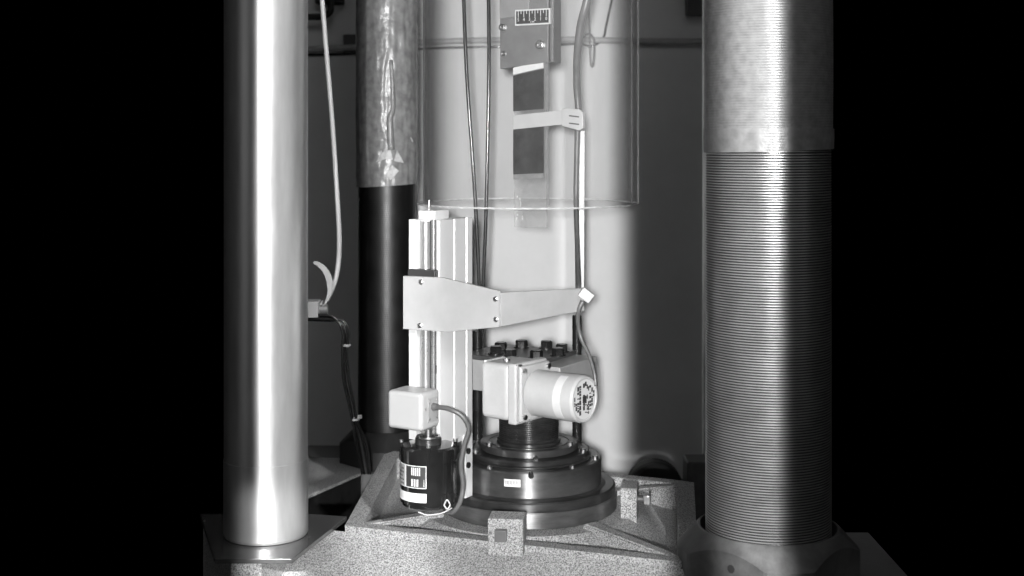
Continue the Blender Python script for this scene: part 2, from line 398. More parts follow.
# lower slab behind the polished column
sl = [P(225, 520, 2.50), P(300, 499, 2.66), P(361, 473.5, 2.87), P(361, 457, 3.01), P(225, 457, 3.01)]
struct('side_slab', B().prism([(p.x, p.y, -0.69) for p in sl], Z, 0.63, 0.004), 'grain')
sk = part('slab_shade', B().prism([(q.x, q.y - 0.006, -0.6) for q in (sl[0], sl[1], sl[2])] + [(q.x, q.y - 0.001, -0.6) for q in (sl[2], sl[1], sl[0])], Z, 0.535), 'rubber', bpy.data.objects['side_slab'])  # black panel stands in for the shade on the slab front
struct('rear_slab', B().box((-0.62, 0.615, -0.69), (-0.12, 0.74, -0.062), 0.004), 'dark_grain')
struct('rear_slab', B().box((-0.335, 0.48, -0.69), (-0.12, 0.614, -0.062), 0.004), 'dark_grain')
struct('rear_slab', B().box((0.30, 0.42, -0.69), (0.62, 0.98, -0.20), 0.004), 'dark_grain')
struct('column_lug', B().prism([(0.29, -0.46, -0.69), (0.62, -0.46, -0.69), (0.62, -0.05, -0.69), (0.355, -0.05, -0.69), (0.315, -0.30, -0.69)], Z, 0.655), 'dark_grain')

# ------------------------------------------------------------------ columns
def ridged(r, z0, z1, pitch, depth):
    pr = []; z = z0
    while z < z1:
        pr += [(r - depth, z), (r - depth * 0.75, z + pitch * 0.12), (r, z + pitch * 0.38), (r, z + pitch * 0.68), (r - depth * 0.75, z + pitch * 0.94)]; z += pitch
    return pr
def nut(b_, c, ap, rc, z0, z1, face, hole, rin):
    """square nut with turned corners and a conical chamfer; face = bearing of one flat"""
    seg = 160; verts = []; faces = []; m_ = 6
    for i in range(seg):
        a = 2 * math.pi * i / seg; k = (a - face + math.pi / 4) % (math.pi / 2) - math.pi / 4
        h = min(ap / math.cos(k), rc); zc = z1 - 0.003 - (h - rin) * 0.95
        for r_, z_ in ((h, z0), (h, zc), (rin + 0.0015, z1 - 0.0012), (rin, z1), (hole, z1), (hole, z1 - 0.03)): verts.append((c[0] + r_ * math.cos(a), c[1] + r_ * math.sin(a), z_))
    for i in range(seg):
        j = (i + 1) % seg
        for k in range(m_ - 1): faces.append((i * m_ + k, j * m_ + k, j * m_ + k + 1, i * m_ + k + 1))
    b_._add(verts, faces); return b_

CL = Vector(((266 - 512) * 2.21 / F, 2.21 + CAMY, 0)); rL = 0.0685
t = thing('polished_column', (CL.x, CL.y, 0), 'smooth polished steel column standing on a dark foot plate', 'column')
part('shaft', B().lathe([(rL - 0.002, 0.004), (rL, 0.008), (rL, 0.128), (rL - 0.0006, 0.1285), (rL - 0.0006, 1.5)], CL, 96), 'polished', t)
fp = B().prism([(p.x, p.y, -0.0045) for p in lug], Z, 0.0075, 0.0008)
tag(link('foot_plate', fp.bm, 'plate_metal'), 'flat dark polished foot plate under the smooth steel column', 'plate')

CRt = Vector(((768 - 512) * 2.1 / F, 2.1 + CAMY, 0)); rR = 0.0965
t = thing('threaded_column', (CRt.x, CRt.y, 0), 'large bright threaded column rising out of a square nut', 'column')
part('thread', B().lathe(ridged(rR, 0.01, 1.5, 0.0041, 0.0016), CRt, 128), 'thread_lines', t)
bn = nut(B(), CRt, 0.121, 0.139, -0.033, 0.050, R(228), rR + 0.009, rR + 0.012)
t2 = thing('square_nut', (CRt.x, CRt.y, -0.033), 'big square grey chamfered nut around the foot of the bright threaded column', 'nut')
part('nut_body', bn, 'nut_metal', t2)
part('nut_insert', B().lathe([(rR + 0.0088, 0.024), (rR + 0.0005, 0.024)], CRt, 64), 'nut_black', t2)
hp = CRt + Vector((math.cos(R(233)), math.sin(R(233)), 0)) * 0.1208 + Z * 0.012; hn = Vector((math.cos(R(228)), math.sin(R(228)), 0))
part('spanner_hole', B().cyl(hp - hn * 0.01, hp + hn * 0.0012, 0.0062, seg=20), 'dark_slot', t2)
# sleeve over the upper thread
t = thing('plastic_sleeve', (CRt.x, CRt.y, 0.63), 'cloudy plastic sleeve wrapped around the upper bright threaded column', 'sleeve')
def sleeve(r, z0, z1, amp, tilt, sub, fr=1.0, crease=False, rib=0.0):
    seg = 120; nz = sub; verts = []; faces = []
    for k in range(nz + 1):
        for i in range(seg):
            a = 2 * math.pi * i / seg; zz = z0 + (z1 - z0) * k / nz
            n_ = noise.noise(Vector((math.cos(a) * 3, math.sin(a) * 3, zz * 9)) * fr) + 0.5 * noise.noise(Vector((math.cos(a) * 8, math.sin(a) * 8, zz * 22)) * fr)
            if crease: n_ = 1.2 - 2.2 * abs(n_) + 0.8 * noise.noise(Vector((math.cos(a) * 2 + zz * 7, math.sin(a) * 2, zz * 30)))
            rr = r + amp * n_ + rib * math.sin(2 * math.pi * zz / 0.0041)
            verts.append((rr * math.cos(a), rr * math.sin(a), zz + tilt * math.cos(a) * max(0, 1 - k / nz * 3)))
    for k in range(nz):
        for i in range(seg):
            j = (i + 1) % seg; faces.append((k * seg + i, k * seg + j, (k + 1) * seg + j, (k + 1) * seg + i))
    return verts, faces
bs = B(Matrix.Translation(CRt)); v_, f_ = sleeve(rR + 0.0022, 0.662, 1.05, 0.0007, 0.003, 570, 1.0, False, 0.0002); bs._add(v_, f_, True); part('sleeve_body', bs, 'sleeve', t)
bs = B(Matrix.Translation(CRt)); v_, f_ = sleeve(rR + 0.0034, 0.632, 0.666, 0.0011, 0.003, 10, 1.6); bs._add(v_, f_, True); part('sleeve_hem', bs, 'sleeve', t)

CB = Vector(((387 - 512) * 2.98 / F, 2.98 + CAMY, 0)); rB = 0.064
t = thing('threaded_column', (CB.x, CB.y, -0.06), 'black fine threaded column standing behind the upright slide', 'column')
part('thread', B().lathe(ridged(rB, -0.058, 1.5, 0.0042, 0.00012), CB, 72), 'thread_dark', t)
t2 = thing('square_nut', (CB.x, CB.y, -0.06), 'black chamfered nut at the foot of the black threaded column', 'nut')
part('nut_body', nut(B(), CB, 0.088, 0.104, -0.06, 0.015, R(225), rB + 0.004, rB + 0.007), 'nut_black', t2)
t = thing('plastic_wrap', (CB.x, CB.y, 0.545), 'crumpled grey plastic wrap around the upper black threaded column', 'wrap')
bs = B(Matrix.Translation(CB)); v_, f_ = sleeve(rB + 0.003, 0.548, 1.5, 0.0016, 0.004, 220, 1.1, True); bs._add(v_, f_, True); part('wrap_film', bs, 'wrap', t)
def fold(pts, d, name='wrap_fold', m_='crinkle'):
    vs = [P(x, y, d + dz) for x, y, dz in pts]
    bb = B()
    for i in range(1, len(vs) - 1): bb.prism([vs[0], vs[i], vs[i + 1]], (0, 1, 0), 0.0006)
    return part(name, bb, m_, t)
fold([(389, 143, -.014), (376, 162, 0), (386, 159, -.012), (393, 160, -.006)], 2.905)
fold([(397, 150, -.010), (394, 161, -.012), (404, 163, .004)], 2.905)
fold([(392, 165, -.012), (384, 176, -.008), (391, 180, -.014), (399, 171, -.006)], 2.905)
for seg_ in (((401, 97), (410, 122)), ((404, 124), (413, 142))):
    part('wrap_fold', B().tube([P(seg_[0][0], seg_[0][1], 2.93), P(seg_[1][0], seg_[1][1], 2.945)], 0.0012, 6, 2), 'label_white', t)
part('wrap_fold', B().tube([P(391, 60, 2.9), P(393, 105, 2.898), P(390, 120, 2.895), P(391, 150, 2.895)], (0.004, 0.008), 8, 8), 'wrap', t)

CD = Vector(((731.5 - 512) * 2.98 / F, 2.98 + CAMY, 0))
t = thing('guide_column', (CD.x, CD.y, -0.06), 'dull grey column mostly hidden behind the bright threaded column', 'column')
part('shaft', B().lathe([(rB, -0.20), (rB, 1.5)], CD, 64), 'thread_metal', t)
tag(link('column_block', B().box((P(686, 480, 2.86).x, 2.84 + CAMY, -0.199), (P(712, 480, 2.86).x, 2.915 + CAMY, zat(461, 2.85)), 0.003).bm, 'nut_metal'),
    'small dark grey block beside the foot of the hidden grey column', 'block')
# black round cover behind the bed
cc_ = P(656, 492, 3.1); bb = B()
q_ = Matrix.Translation(cc_) @ Matrix.Rotation(R(90), 4, 'X')
bb.lathe([(0.0001, 0.012), (0.02, 0.012), (0.022, 0.0), (0.055, 0.0), (0.063, -0.006), (0.066, -0.014), (0.066, -0.05), (0.0001, -0.05)], seg=48, T=q_)
bb.box((cc_.x - 0.03, cc_.y + 0.01, -0.69), (cc_.x + 0.03, cc_.y + 0.045, cc_.z))
tag(link('round_cover', bb.bm, 'rubber'), 'black round cover peeking above the back rim of the bed', 'cover')

# ------------------------------------------------------------------ round pedestal
t = thing('round_pedestal', HUB, 'dark stepped round steel pedestal with ribbed neck on the speckled bed', 'pedestal')
part('base_ring', B().lathe([(0.02, 0), (0.1545, 0), (0.156, 0.0015), (0.156, 0.025), (0.1545, 0.027), (0.148, 0.027)], HUB, 128), 'blued_light', t)
part('lower_flange', B().lathe([(0.1525, 0.0272), (0.1525, 0.040), (0.150, 0.0425), (0.136, 0.0425), (0.1295, 0.0445), (0.120, 0.0445)], HUB, 128), 'black_oxide', t)
body = part('body', B().lathe([(0.1285, 0.0425), (0.1285, 0.086), (0.1265, 0.088), (0.10, 0.088)], HUB, 128), 'blued_steel', t)
part('upper_ring', B().lathe([(0.1080, 0.0882), (0.1105, 0.0895), (0.1105, 0.0915), (0.1075, 0.093), (0.1065, 0.0935), (0.1065, 0.100), (0.105, 0.1015), (0.08, 0.1015)], HUB, 96), 'black_oxide', t)
part('top_flange', B().lathe([(0.0835, 0.1017), (0.0835, 0.1035), (0.0875, 0.104), (0.0875, 0.1125), (0.086, 0.114), (0.072, 0.114), (0.0715, 0.1125), (0.069, 0.1125), (0.0685, 0.114), (0.05, 0.114)], HUB, 96), 'blued_steel', t)
pr = [(0.0565, 0.114), (0.0565, 0.118), (0.053, 0.1195)] + ridged(0.053, 0.1205, 0.212, 0.0034, 0.0009)
part('ribbed_neck', B().lathe(pr, HUB, 96), 'black_oxide', t)
tagp = part('label_plate', B().patch(HUB, 0.1286, -109.5, -97.0, 0.0640, 0.0765, 0.0006, 8), 'label_white', t)
bb = B()
for k in range(9): bb.patch(HUB, 0.1293, -108.4 + k * 1.15, -107.9 + k * 1.15, 0.0670 + 0.001 * (k % 2), 0.0740, 0.0002, 1)
part('lettering', bb, 'print_grey', tagp)
for a, rr, z in ((-152, 0.0795, 0.114), (-25, 0.0795, 0.114), (100, 0.0795, 0.114), (-18, 0.100, 0.1015), (-160, 0.100, 0.1015), (80, 0.1, 0.1015), (-52, 0.119, 0.088), (-12, 0.119, 0.088), (-125, 0.119, 0.088)):
    c = HUB + Vector((math.cos(R(a)) * rr, math.sin(R(a)) * rr, z))
    part('cap_screw', B().lathe([(0.005, 0), (0.005, 0.0042), (0.0042, 0.005), (0.0025, 0.005), (0.0025, 0.002), (0.0001, 0.002)], c, 16), 'bolt_steel', t)
for px, py, d in ((535.5, 459, 2.308), (531, 475.5, 2.268)):
    p = P(px, py, d); part('lock_screw', B().cyl(p + Vector((0, 0.01, 0)), p + Vector((0, -0.004, 0)), 0.0048, seg=16), 'bolt_black', t)

# ------------------------------------------------------------------ bolted block above
MB = frame(HUB)
t = thing('bolted_block', HUB + Z * 0.205, 'grey steel block with a ring of black bolts on top of the pedestal', 'block')
part('block_body', B(MB).box((-0.10, -0.070, 0.208), (0.10, 0.070, 0.262), 0.0012), 'grey_block', t)
part('top_plate', B(MB).box((-0.098, -0.068, 0.2622), (0.060, 0.068, 0.270), 0.001), 'top_plate', t)
def bolt_bm(c, h, r, rot):
    bb = B(Matrix.Translation(c) @ Matrix.Rotation(rot, 4, 'Z'))
    bb.lathe([(r * 1.25, 0), (r * 1.25, 0.002), (r * 0.9, 0.002)], seg=24)
    bb.lathe([(r, 0.002), (r, h * 0.85), (r * 0.86, h), (0.0001, h)], seg=6, smooth=False); return bb
for k in range(8):
    a = R(k * 45 + 12); c = HUB + Vector((math.cos(a) * 0.060, math.sin(a) * 0.060, 0.270))
    part('bolt', bolt_bm(c, 0.0140, 0.0112, a * 1.7), 'bolt_black', t)
for px, py, s_ in ((601, 371, 1), (601.5, 380, 1)):
    c = HUB + U * 0.1 + V * (0.05) + Z * (0.250 if py < 375 else 0.222)
    part('side_screw', B().cyl(c, c + U * 0.004, 0.005, seg=16), 'bolt_steel', t)
# round posts standing on the pedestal beside the block
for (dx, dy, z1, lab) in ((0.088, 0.052, 0.330, 'short black round post standing behind the grey bolted block beside the drooping lead'), (-0.093, 0.062, 0.300, 'short black round post standing between bolted block and upright slide')):
    c = HUB + Vector((dx, dy, 0)); bb = B()
    bb.lathe([(0.0001, 0.1016), (0.0085, 0.1016), (0.0085, z1 - 0.001), (0.0075, z1), (0.0001, z1)], c, 24)
    tag(link('guide_post', bb.bm, 'bolt_black'), lab, 'post', 'black posts on the pedestal')

# ------------------------------------------------------------------ gearmotor
G0 = Vector((-0.027, -0.150, 0)); MG = Matrix.Translation(G0) @ Matrix.Rotation(ANG - R(7), 4, 'Z'); UG = MG.to_3x3() @ Vector((1, 0, 0))          # x along U, y along V (into depth), centre of the gearbox front face
t = thing('gear_motor', (G0.x, G0.y, 0.18), 'white right angle gear motor lying in front of the bolted block', 'motor')
ZC = 0.229
part('gearbox', B(MG).box((-0.033, 0, ZC - 0.047), (0.026, 0.085, ZC + 0.047), 0.009, 4), 'cast_white', t)
part('gearbox_flange', B(MG).box((0.0262, -0.003, ZC - 0.051), (0.044, 0.087, ZC + 0.050), 0.004, 3), 'cast_white', t)
part('motor_flange', B(MG).box((0.0442, 0.001, ZC - 0.046), (0.052, 0.084, ZC + 0.046), 0.003, 2), 'cast_white', t)
Tm = MG @ Matrix.Translation((0.0522, 0.0425, ZC - 0.002)) @ Matrix.Rotation(R(90), 4, 'Y')
part('motor_body', B().lathe([(0.036, 0), (0.0385, 0.003), (0.0385, 0.094), (0.0365, 0.0985), (0.0335, 0.0985), (0.0325, 0.0972)], seg=72, T=Tm), 'cast_white', t)
pl = part('nameplate', B().lathe([(0.0324, 0.0974), (0.0001, 0.0974)], seg=48, T=Tm), 'label_white', t)
bb = B(Tm)
rnd = random.Random(3)
# local axes of Tm: x -> down(-Z world), y -> V, z -> U
def rect(x0, x1, y0, y1):
    if max(math.hypot(x, y) for x in (x0, x1) for y in (y0, y1)) < 0.0312: bb.box((x0, y0, 0.0973), (x1, y1, 0.0978))
yy = -0.030
while yy < 0.029:
    wv = rnd.choice((0.0028, 0.004, 0.005)); xx = -0.031
    if not (-0.015 < yy < -0.008):
        while xx < 0.031:
            h = rnd.choice((0.0018, 0.004, 0.007))
            if rnd.random() < (0.72 if yy < -0.012 or yy > 0.012 else 0.5): rect(xx, xx + h, yy, yy + wv)
            xx += h + rnd.choice((0.0006, 0.001, 0.0016))
    yy += wv + 0.0009
bb.box((-0.0055, -0.006, 0.0973), (0.0055, 0.004, 0.0981))
part('lettering', bb, 'print_black', pl)
part('paper_label', B().patch((0, 0, 0), 0.0386, -160, -40, 0.060, 0.075, 0.0005, 20, T=Tm), 'label_white', t)
for yv, zv in ((0.009, 0.038), (0.009, -0.038), (0.076, 0.038), (0.076, -0.038)):
    c = MG @ Vector((0.052, yv, ZC + zv)); part('flange_screw', B().cyl(c, c + UG * 0.004, 0.0045, seg=12), 'bolt_steel', t)
c = MG @ Vector((0.0442, 0.006, ZC + 0.0455)); part('flange_screw', B().cyl(c, c + UG * 0.004, 0.004, seg=12), 'bolt_steel', t)
c = MG @ Vector((0.0, 0.03, ZC + 0.047)); part('oil_plug', B().cyl(c - Z * 0.001, c + Z * 0.005, 0.006, seg=6), 'bolt_steel', t)
# coupling on the far left of the gearbox
bb = B(MG)
bb.box((-0.040, 0.02, ZC - 0.045), (-0.0335, 0.07, ZC + 0.046))
for k in range(3): bb.box((-0.048, 0.026, ZC - 0.036 + k * 0.026), (-0.0401, 0.06, ZC - 0.018 + k * 0.026), 0.002)
part('side_cover', bb, 'aluminium', t)

# ------------------------------------------------------------------ upright linear slide
S0 = Vector((-0.118, -0.180, 0)); MS = frame(S0)          # corner nearest the camera: -x along the front face, +y depth
ZB, ZT = 0.150, 0.516
t = thing('linear_slide', (S0.x, S0.y, 0.04), 'upright white aluminium linear slide beside the pedestal', 'slide')
prof = [(0, 0), (0, 0.040), (-0.0022, 0.041), (-0.0022, 0.044), (0, 0.045), (0, 0.079), (-0.002, 0.080), (-0.002, 0.083), (0, 0.084), (0, 0.10),
        (-0.062, 0.10), (-0.062, 0), (-0.047, 0), (-0.047, 0.022), (-0.007, 0.022), (-0.007, 0)]
part('rail_profile', B(MS).prism([(x, y, ZB) for x, y in prof], Z, ZT - ZB), 'aluminium', t)
part('guide_rod', B(MS).lathe([(0.0001, ZB), (0.0085, ZB), (0.0085, ZT - 0.004), (0.0001, ZT - 0.004)], (-0.0365, 0.012, 0), 32), 'rail_steel', t)
part('lead_screw', B(MS).lathe(ridged(0.0042, ZB, ZT + 0.002, 0.003, 0.0008), (-0.0195, 0.010, 0), 16), 'rail_steel', t)
part('slot_strip', B(MS).box((-0.0278, 0.012, ZB), (-0.0238, 0.0215, ZT - 0.002)), 'dark_slot', t)
part('slot_strip', B(MS).box((-0.0152, 0.012, ZB), (-0.0122, 0.0215, ZT - 0.002)), 'dark_slot', t)
part('limit_switch', B(MS).box((-0.0125, 0.005, ZT - 0.065), (-0.0078, 0.018, ZT - 0.020), 0.001), 'grey_block', t)
part('limit_switch', B(MS).box((-0.0125, 0.005, 0.262), (-0.0078, 0.018, 0.276), 0.001), 'bolt_black', t)
cap = part('bearing_cap', B(MS).box((-0.045, 0.002, ZT + 0.0002), (-0.012, 0.045, ZT + 0.0155), 0.001), 'aluminium', t)
c = MS @ Vector((-0.03, 0.012, ZT + 0.0155)); part('pin', B().cyl(c, c + Z * 0.017, 0.0016, seg=10), 'rail_steel', cap)
part('support_strip', B(MS).box((-0.004, 0.072, 0.0428), (0.0045, 0.094, 0.1498), 0.0008), 'aluminium', t)
part('support_shelf', B(MS).box((-0.055, 0.004, 0.140), (0.0, 0.10, 0.1497), 0.001), 'aluminium', t)
for z in (0.098, 0.122): 
    c = MS @ Vector((0.0046, 0.078, z)); part('socket_screw', B().cyl(c, c + U * 0.003, 0.0052, seg=14), 'bolt_black', t)
part('carriage', B(MS).box((-0.058, -0.010, 0.366), (-0.004, 0.020, 0.434), 0.001), 'dark_slot', t)
# bracket plate on the carriage
def on_plate(px, py, off=0.0):
    # plane parallel to the front face, 12 mm in front of it
    p0 = MS @ Vector((0, -0.0165 - off, 0)); ray = Vector(((px - 512) / F, 1, -(py - HY) / F)); o_ = Vector((0, CAMY, CAMZ))
    k = (p0 - o_).dot(V) / ray.dot(V); return o_ + ray * k
pts = [on_plate(*q) for q in ((403, 276), (441, 277.5), (499, 291), (503, 294), (503, 324), (499, 327), (448, 332), (403, 329))]
tb = thing('bracket_arm', pts[0], 'flat white bracket plate with slim arm screwed to the slide', 'bracket')
part('bracket_plate', B().prism(pts, V, 0.0062, 0.0006), 'alu_bracket', tb)
A_ = [P(497, 293.5, 2.125), P(581, 289, 2.235), P(581, 312, 2.235), P(560, 315, 2.205), P(497, 327.5, 2.125)]
ax = (A_[1] - A_[0]); ax.z = 0; ax = Vector((-ax.y, ax.x, 0)).normalized()
A_ = [p + V * 0.012 for p in A_]
part('arm', B().prism(A_, ax, 0.004, 0.0005), 'alu_bracket', tb)
for q in ((421, 282), (420, 325.5), (495.5, 299), (496, 319.5)):
    c = on_plate(*q, 0.0); bb = B().lathe([(0.0001, 0.0028), (0.0025, 0.0028), (0.0042, 0.0016), (0.0046, 0)], seg=16, T=Matrix.Translation(c) @ (-V).to_track_quat('Z', 'Y').to_matrix().to_4x4())
    part('screw', bb, 'bolt_steel', tb)

# white gearbox and black motor hanging under the slide
C0 = S0 - V * 0.055; MW = frame(C0)
t = thing('drive_box', (C0.x, C0.y, 0.178), 'small white rounded drive box at the foot of the slide', 'box')
part('housing', B(MW).box((-0.068, 0, 0.178), (0, 0.0545, 0.240), 0.0065, 4), 'white_paint', t)
cp = part('connector_plate', B(MW).box((0.0002, 0.018, 0.190), (0.0012, 0.046, 0.229), 0.0004), 'grey_block', t)
for yv, zv in ((0.021, 0.224), (0.043, 0.224), (0.021, 0.195), (0.043, 0.195), (0.010, 0.213)):
    c = MW @ Vector((0.0004, yv, zv)); part('screw', B().cyl(c, c + U * 0.0018, 0.0017, seg=10), 'bolt_steel', cp)
c = MW @ Vector((0.001, 0.032, 0.214)); part('cable_gland', B().cyl(c, c + U * 0.009, 0.0065, 0.0055, seg=16), 'mid_cable', t)
cab = thing('motor_cable', c, 'grey cable looping from the white drive box to the black motor', 'cable')
ep = P(446, 511, 2.185)
part('sheath', B().tube([c + U * 0.004, P(449, 409, 2.17), P(462, 416, 2.165), P(468.5, 429, 2.165), P(464, 446, 2.165), P(461, 465, 2.165), P(463, 485, 2.165), P(460, 502, 2.165), P(453, 512, 2.17), ep], 0.0040, 10, 8), 'mid_cable', cab)

CM = Vector((-0.1365, -0.200, 0)); rM = 0.0455
t = thing('stepper_motor', (CM.x, CM.y, 0.055), 'black enamelled round motor hanging under the white drive box', 'motor')
part('body', B().lathe([(0.0001, 0.055), (0.040, 0.055), (0.0425, 0.0575), (0.0425, 0.062), (rM, 0.063), (rM, 0.0795), (rM - 0.0007, 0.080), (rM, 0.0805), (rM, 0.128), (rM - 0.001, 0.1285), (rM - 0.001, 0.1295), (rM, 0.130), (rM, 0.149), (rM - 0.003, 0.1525), (0.022, 0.1545)], CM, 72), 'black_enamel', t)
part('boss', B().lathe([(0.0215, 0.154), (0.0215, 0.163), (0.020, 0.1645), (0.0155, 0.1645), (0.0155, 0.1615), (0.006, 0.1615)], CM, 48), 'black_oxide', t)
part('boss_ring', B().lathe([(0.0195, 0.1647), (0.0195, 0.1668), (0.0165, 0.1668), (0.0165, 0.1647)], CM, 48, closed=True), 'bolt_steel', t)
part('shaft', B().cyl(CM + Z * 0.160, CM + Z * 0.1778, 0.006, seg=20), 'bolt_steel', t)
for a in (-178, -86, 5, 95):
    c = CM + Vector((math.cos(R(a)), math.sin(R(a)), 0)) * (rM - 0.0015)
    part('tie_bolt', B().cyl(c + Z * 0.128, c + Z * 0.1565, 0.0032, seg=10), 'black_enamel', t)
    part('bolt_end', B().cyl(c + Z * 0.1566, c + Z * 0.1605, 0.0034, seg=10), 'bolt_steel', t)
npl = part('nameplate', B().patch(CM, rM + 0.0001, -188, -90, 0.0915, 0.1275, 0.0005, 24), 'label_white', t)
part('nameplate_field', B().patch(CM, rM + 0.0007, -136, -91.5, 0.0928, 0.1262, 0.0002, 16), 'print_black', npl)
part('nameplate_field', B().patch(CM, rM + 0.0007, -187, -140, 0.0928, 0.1262, 0.0002, 16), 'grey_block', npl)
bb = B()
for k in range(5): bb.patch(CM, rM + 0.0011, -122 + k * 4.2, -119.4 + k * 4.2, 0.1120, 0.1245, 0.0002, 2)
for k in range(3): bb.patch(CM, rM + 0.0011, -122 + k * 6, -118.5 + k * 6, 0.0945, 0.106, 0.0002, 2)
bb.patch(CM, rM + 0.0011, -95.5, -94.5, 0.0945, 0.106, 0.0002, 1)
part('lettering', bb, 'ink_white', npl)
bb = B()
for k in range(8):
    for j in range(5):
        if rnd.random() < 0.75: bb.patch(CM, rM + 0.0011, -183 + k * 5.2, -180 + k * 5.2, 0.095 + j * 0.006, 0.0975 + j * 0.006, 0.0002, 1)
part('lettering', bb, 'print_black', npl)
part('paper_label', B().patch(CM, rM + 0.0001, -182, -90, 0.069, 0.0835, 0.0005, 24), 'label_white', t)
part('lead_ring', B().tube([P(444, 505, 2.16), P(447, 500, 2.158), P(450, 505, 2.16), P(447, 509, 2.16), P(444, 505, 2.16)], 0.0012, 6, 6), 'light_cable', t)
bb = B().tube([P(418, 512, 2.14), P(428, 515, 2.14), P(442, 513, 2.15), P(452, 508, 2.16)], 0.001, 6, 8)
part('lead_wire', bb, 'light_cable', t)

# ------------------------------------------------------------------ jacking blocks
def jack(c, rot, w_, d_, h, z0, lab, bolt_side):
    M = Matrix.Translation(c) @ Matrix.Rotation(rot, 4, 'Z')
    t = thing('jack_block', (c.x, c.y, z0), lab, 'block', 'speckled jack blocks around the pedestal')
    part('block_body', B(M).box((-w_ / 2, 0, z0), (w_ / 2, d_, h), 0.0015), 'grain', t)
    if bolt_side == 'front':
        part('bolt_hole', B(M).lathe([(0.0125, 0.0), (0.0001, 0.0)], seg=24, T=Matrix.Translation((-0.004, -0.0006, h - 0.025)) @ Matrix.Rotation(R(90), 4, 'X')), 'dark_slot', t) if False else None
        part('bolt', B(M).box((-0.016, -0.012, h - 0.034), (0.003, -0.0002, h - 0.015), 0.0012), 'head_grey', t)
    else:
        part('bolt_stem', B(M).cyl((w_ / 2, d_ * 0.5, h - 0.024), (w_ / 2 + 0.010, d_ * 0.5, h - 0.024), 0.006, seg=16), 'nut_metal', t)
        part('bolt', B(M).box((w_ / 2 + 0.0102, d_ * 0.5 - 0.008, h - 0.032), (w_ / 2 + 0.022, d_ * 0.5 + 0.008, h - 0.016), 0.0012), 'bolt_steel', t)
jack(Vector((-0.0105, -0.258, 0)), R(-7), 0.057, 0.046, 0.047, -0.012, 'square speckled jack block with a bolt head on its broad face', 'front')
jack(Vector((0.200, -0.085, 0)), R(-9), 0.028, 0.05, 0.051, -0.012, 'narrow upright speckled jack block with a bolt from its side', 'side')

# ------------------------------------------------------------------ acrylic cylinder
AC = HUB + Vector((-0.002, 0, 0)); ra = 0.197; za = zat(203.5, 2.4)
t = thing('acrylic_cylinder', AC + Z * za, 'large clear acrylic cylinder raised above the pedestal', 'cylinder')
part('tube_wall', B().lathe([(ra, za + 0.0008), (ra, 1.4), (ra - 0.011, 1.4), (ra - 0.011, za + 0.0008)], AC, 160), 'acrylic', t)
part('cut_rim', B().lathe([(ra - 0.011, za + 0.0007), (ra - 0.0095, za - 0.0008), (ra - 0.0018, za - 0.0008), (ra + 0.0002, za + 0.0012), (ra + 0.0002, za + 0.0022)], AC, 160), 'acrylic_edge', t)

# ------------------------------------------------------------------ sensor head with scale
H0 = Vector((-0.0217, 0.040, 0)); MH = frame(H0)
t = thing('sensor_head', (H0.x, H0.y, 0.775), 'grey metal head block with a small scale inside the clear cylinder', 'head')
hb = zat(69, 2.44); hb2 = zat(62, 2.386)
part('head_body', B(MH).prism([(0, 0, hb), (0.099, 0, hb2), (0.099, 0, 1.25), (0, 0, 1.25)], (0, 1, 0), 0.020, 0.001), 'head_grey', t)
part('side_plate', B(MH).prism([(0.1012, 0.003, hb2), (0.1075, 0.003, hb2), (0.1075, 0.003, 1.25), (0.1012, 0.003, 1.25)], (0, 1, 0), 0.030, 0.001), 'head_grey', t)
part('side_slot', B(MH).box((0.0985, 0.004, hb2 + 0.004), (0.1014, 0.018, 1.25)), 'dark_slot', t)
part('cover_plate', B(MH).prism([(0.001, -0.0035, zat(19, 2.44)), (0.040, -0.0035, zat(16.5, 2.42)), (0.062, -0.0035, zat(10, 2.42)), (0.062, -0.0035, 1.25), (0.001, -0.0035, 1.25)], (0, 1, 0), 0.0033, 0.0008), 'head_light', t)
def onhead(px, py, off=0.0):
    p0 = MH @ Vector((0, -off, 0)); ray = Vector(((px - 512) / F, 1, -(py - HY) / F)); o_ = Vector((0, CAMY, CAMZ))
    return o_ + ray * ((p0 - o_).dot(V) / ray.dot(V))
tl, br = onhead(515, 10, 0.006), onhead(550, 24, 0.006)
Li = MH.inverted(); a_, b_ = Li @ tl, Li @ br
sx0, sx1, sz1, sz0 = a_.x, b_.x, a_.z, b_.z; W_ = sx1 - sx0; H_ = sz1 - sz0
scale_o = part('scale_plate', B(MH).box((sx0, -0.006, sz0), (sx1, -0.0002, sz1), 0.0002), 'ink_white', t)
part('scale_face', B(MH).box((sx0 + W_ * .035, -0.0064, sz0 + H_ * .09), (sx1 - W_ * .035, -0.0061, sz1 - H_ * .09)), 'print_black', scale_o)
bb = B(MH)
for k in range(11):
    x = sx0 + W_ * (0.10 + 0.08 * k); long_ = k % 2 == 0
    bb.box((x - W_ * .009, -0.0068, sz1 - H_ * (.50 if long_ else .28)), (x + W_ * .009, -0.0066, sz1 - H_ * .085))
for k, ch in enumerate('543210'):
    me = text_mesh(ch, H_ * .30, MH @ Matrix.Translation((sx0 + W_ * (0.10 + 0.16 * k), -0.0067, sz0 + H_ * .26)) @ Matrix.Rotation(R(90), 4, 'X')); bb.bm.from_mesh(me)
me = text_mesh('CM', H_ * .20, MH @ Matrix.Translation((sx0 + W_ * .5, -0.0067, sz0 + H_ * .11)) @ Matrix.Rotation(R(90), 4, 'X')); bb.bm.from_mesh(me)
part('lettering', bb, 'ink_white', scale_o)
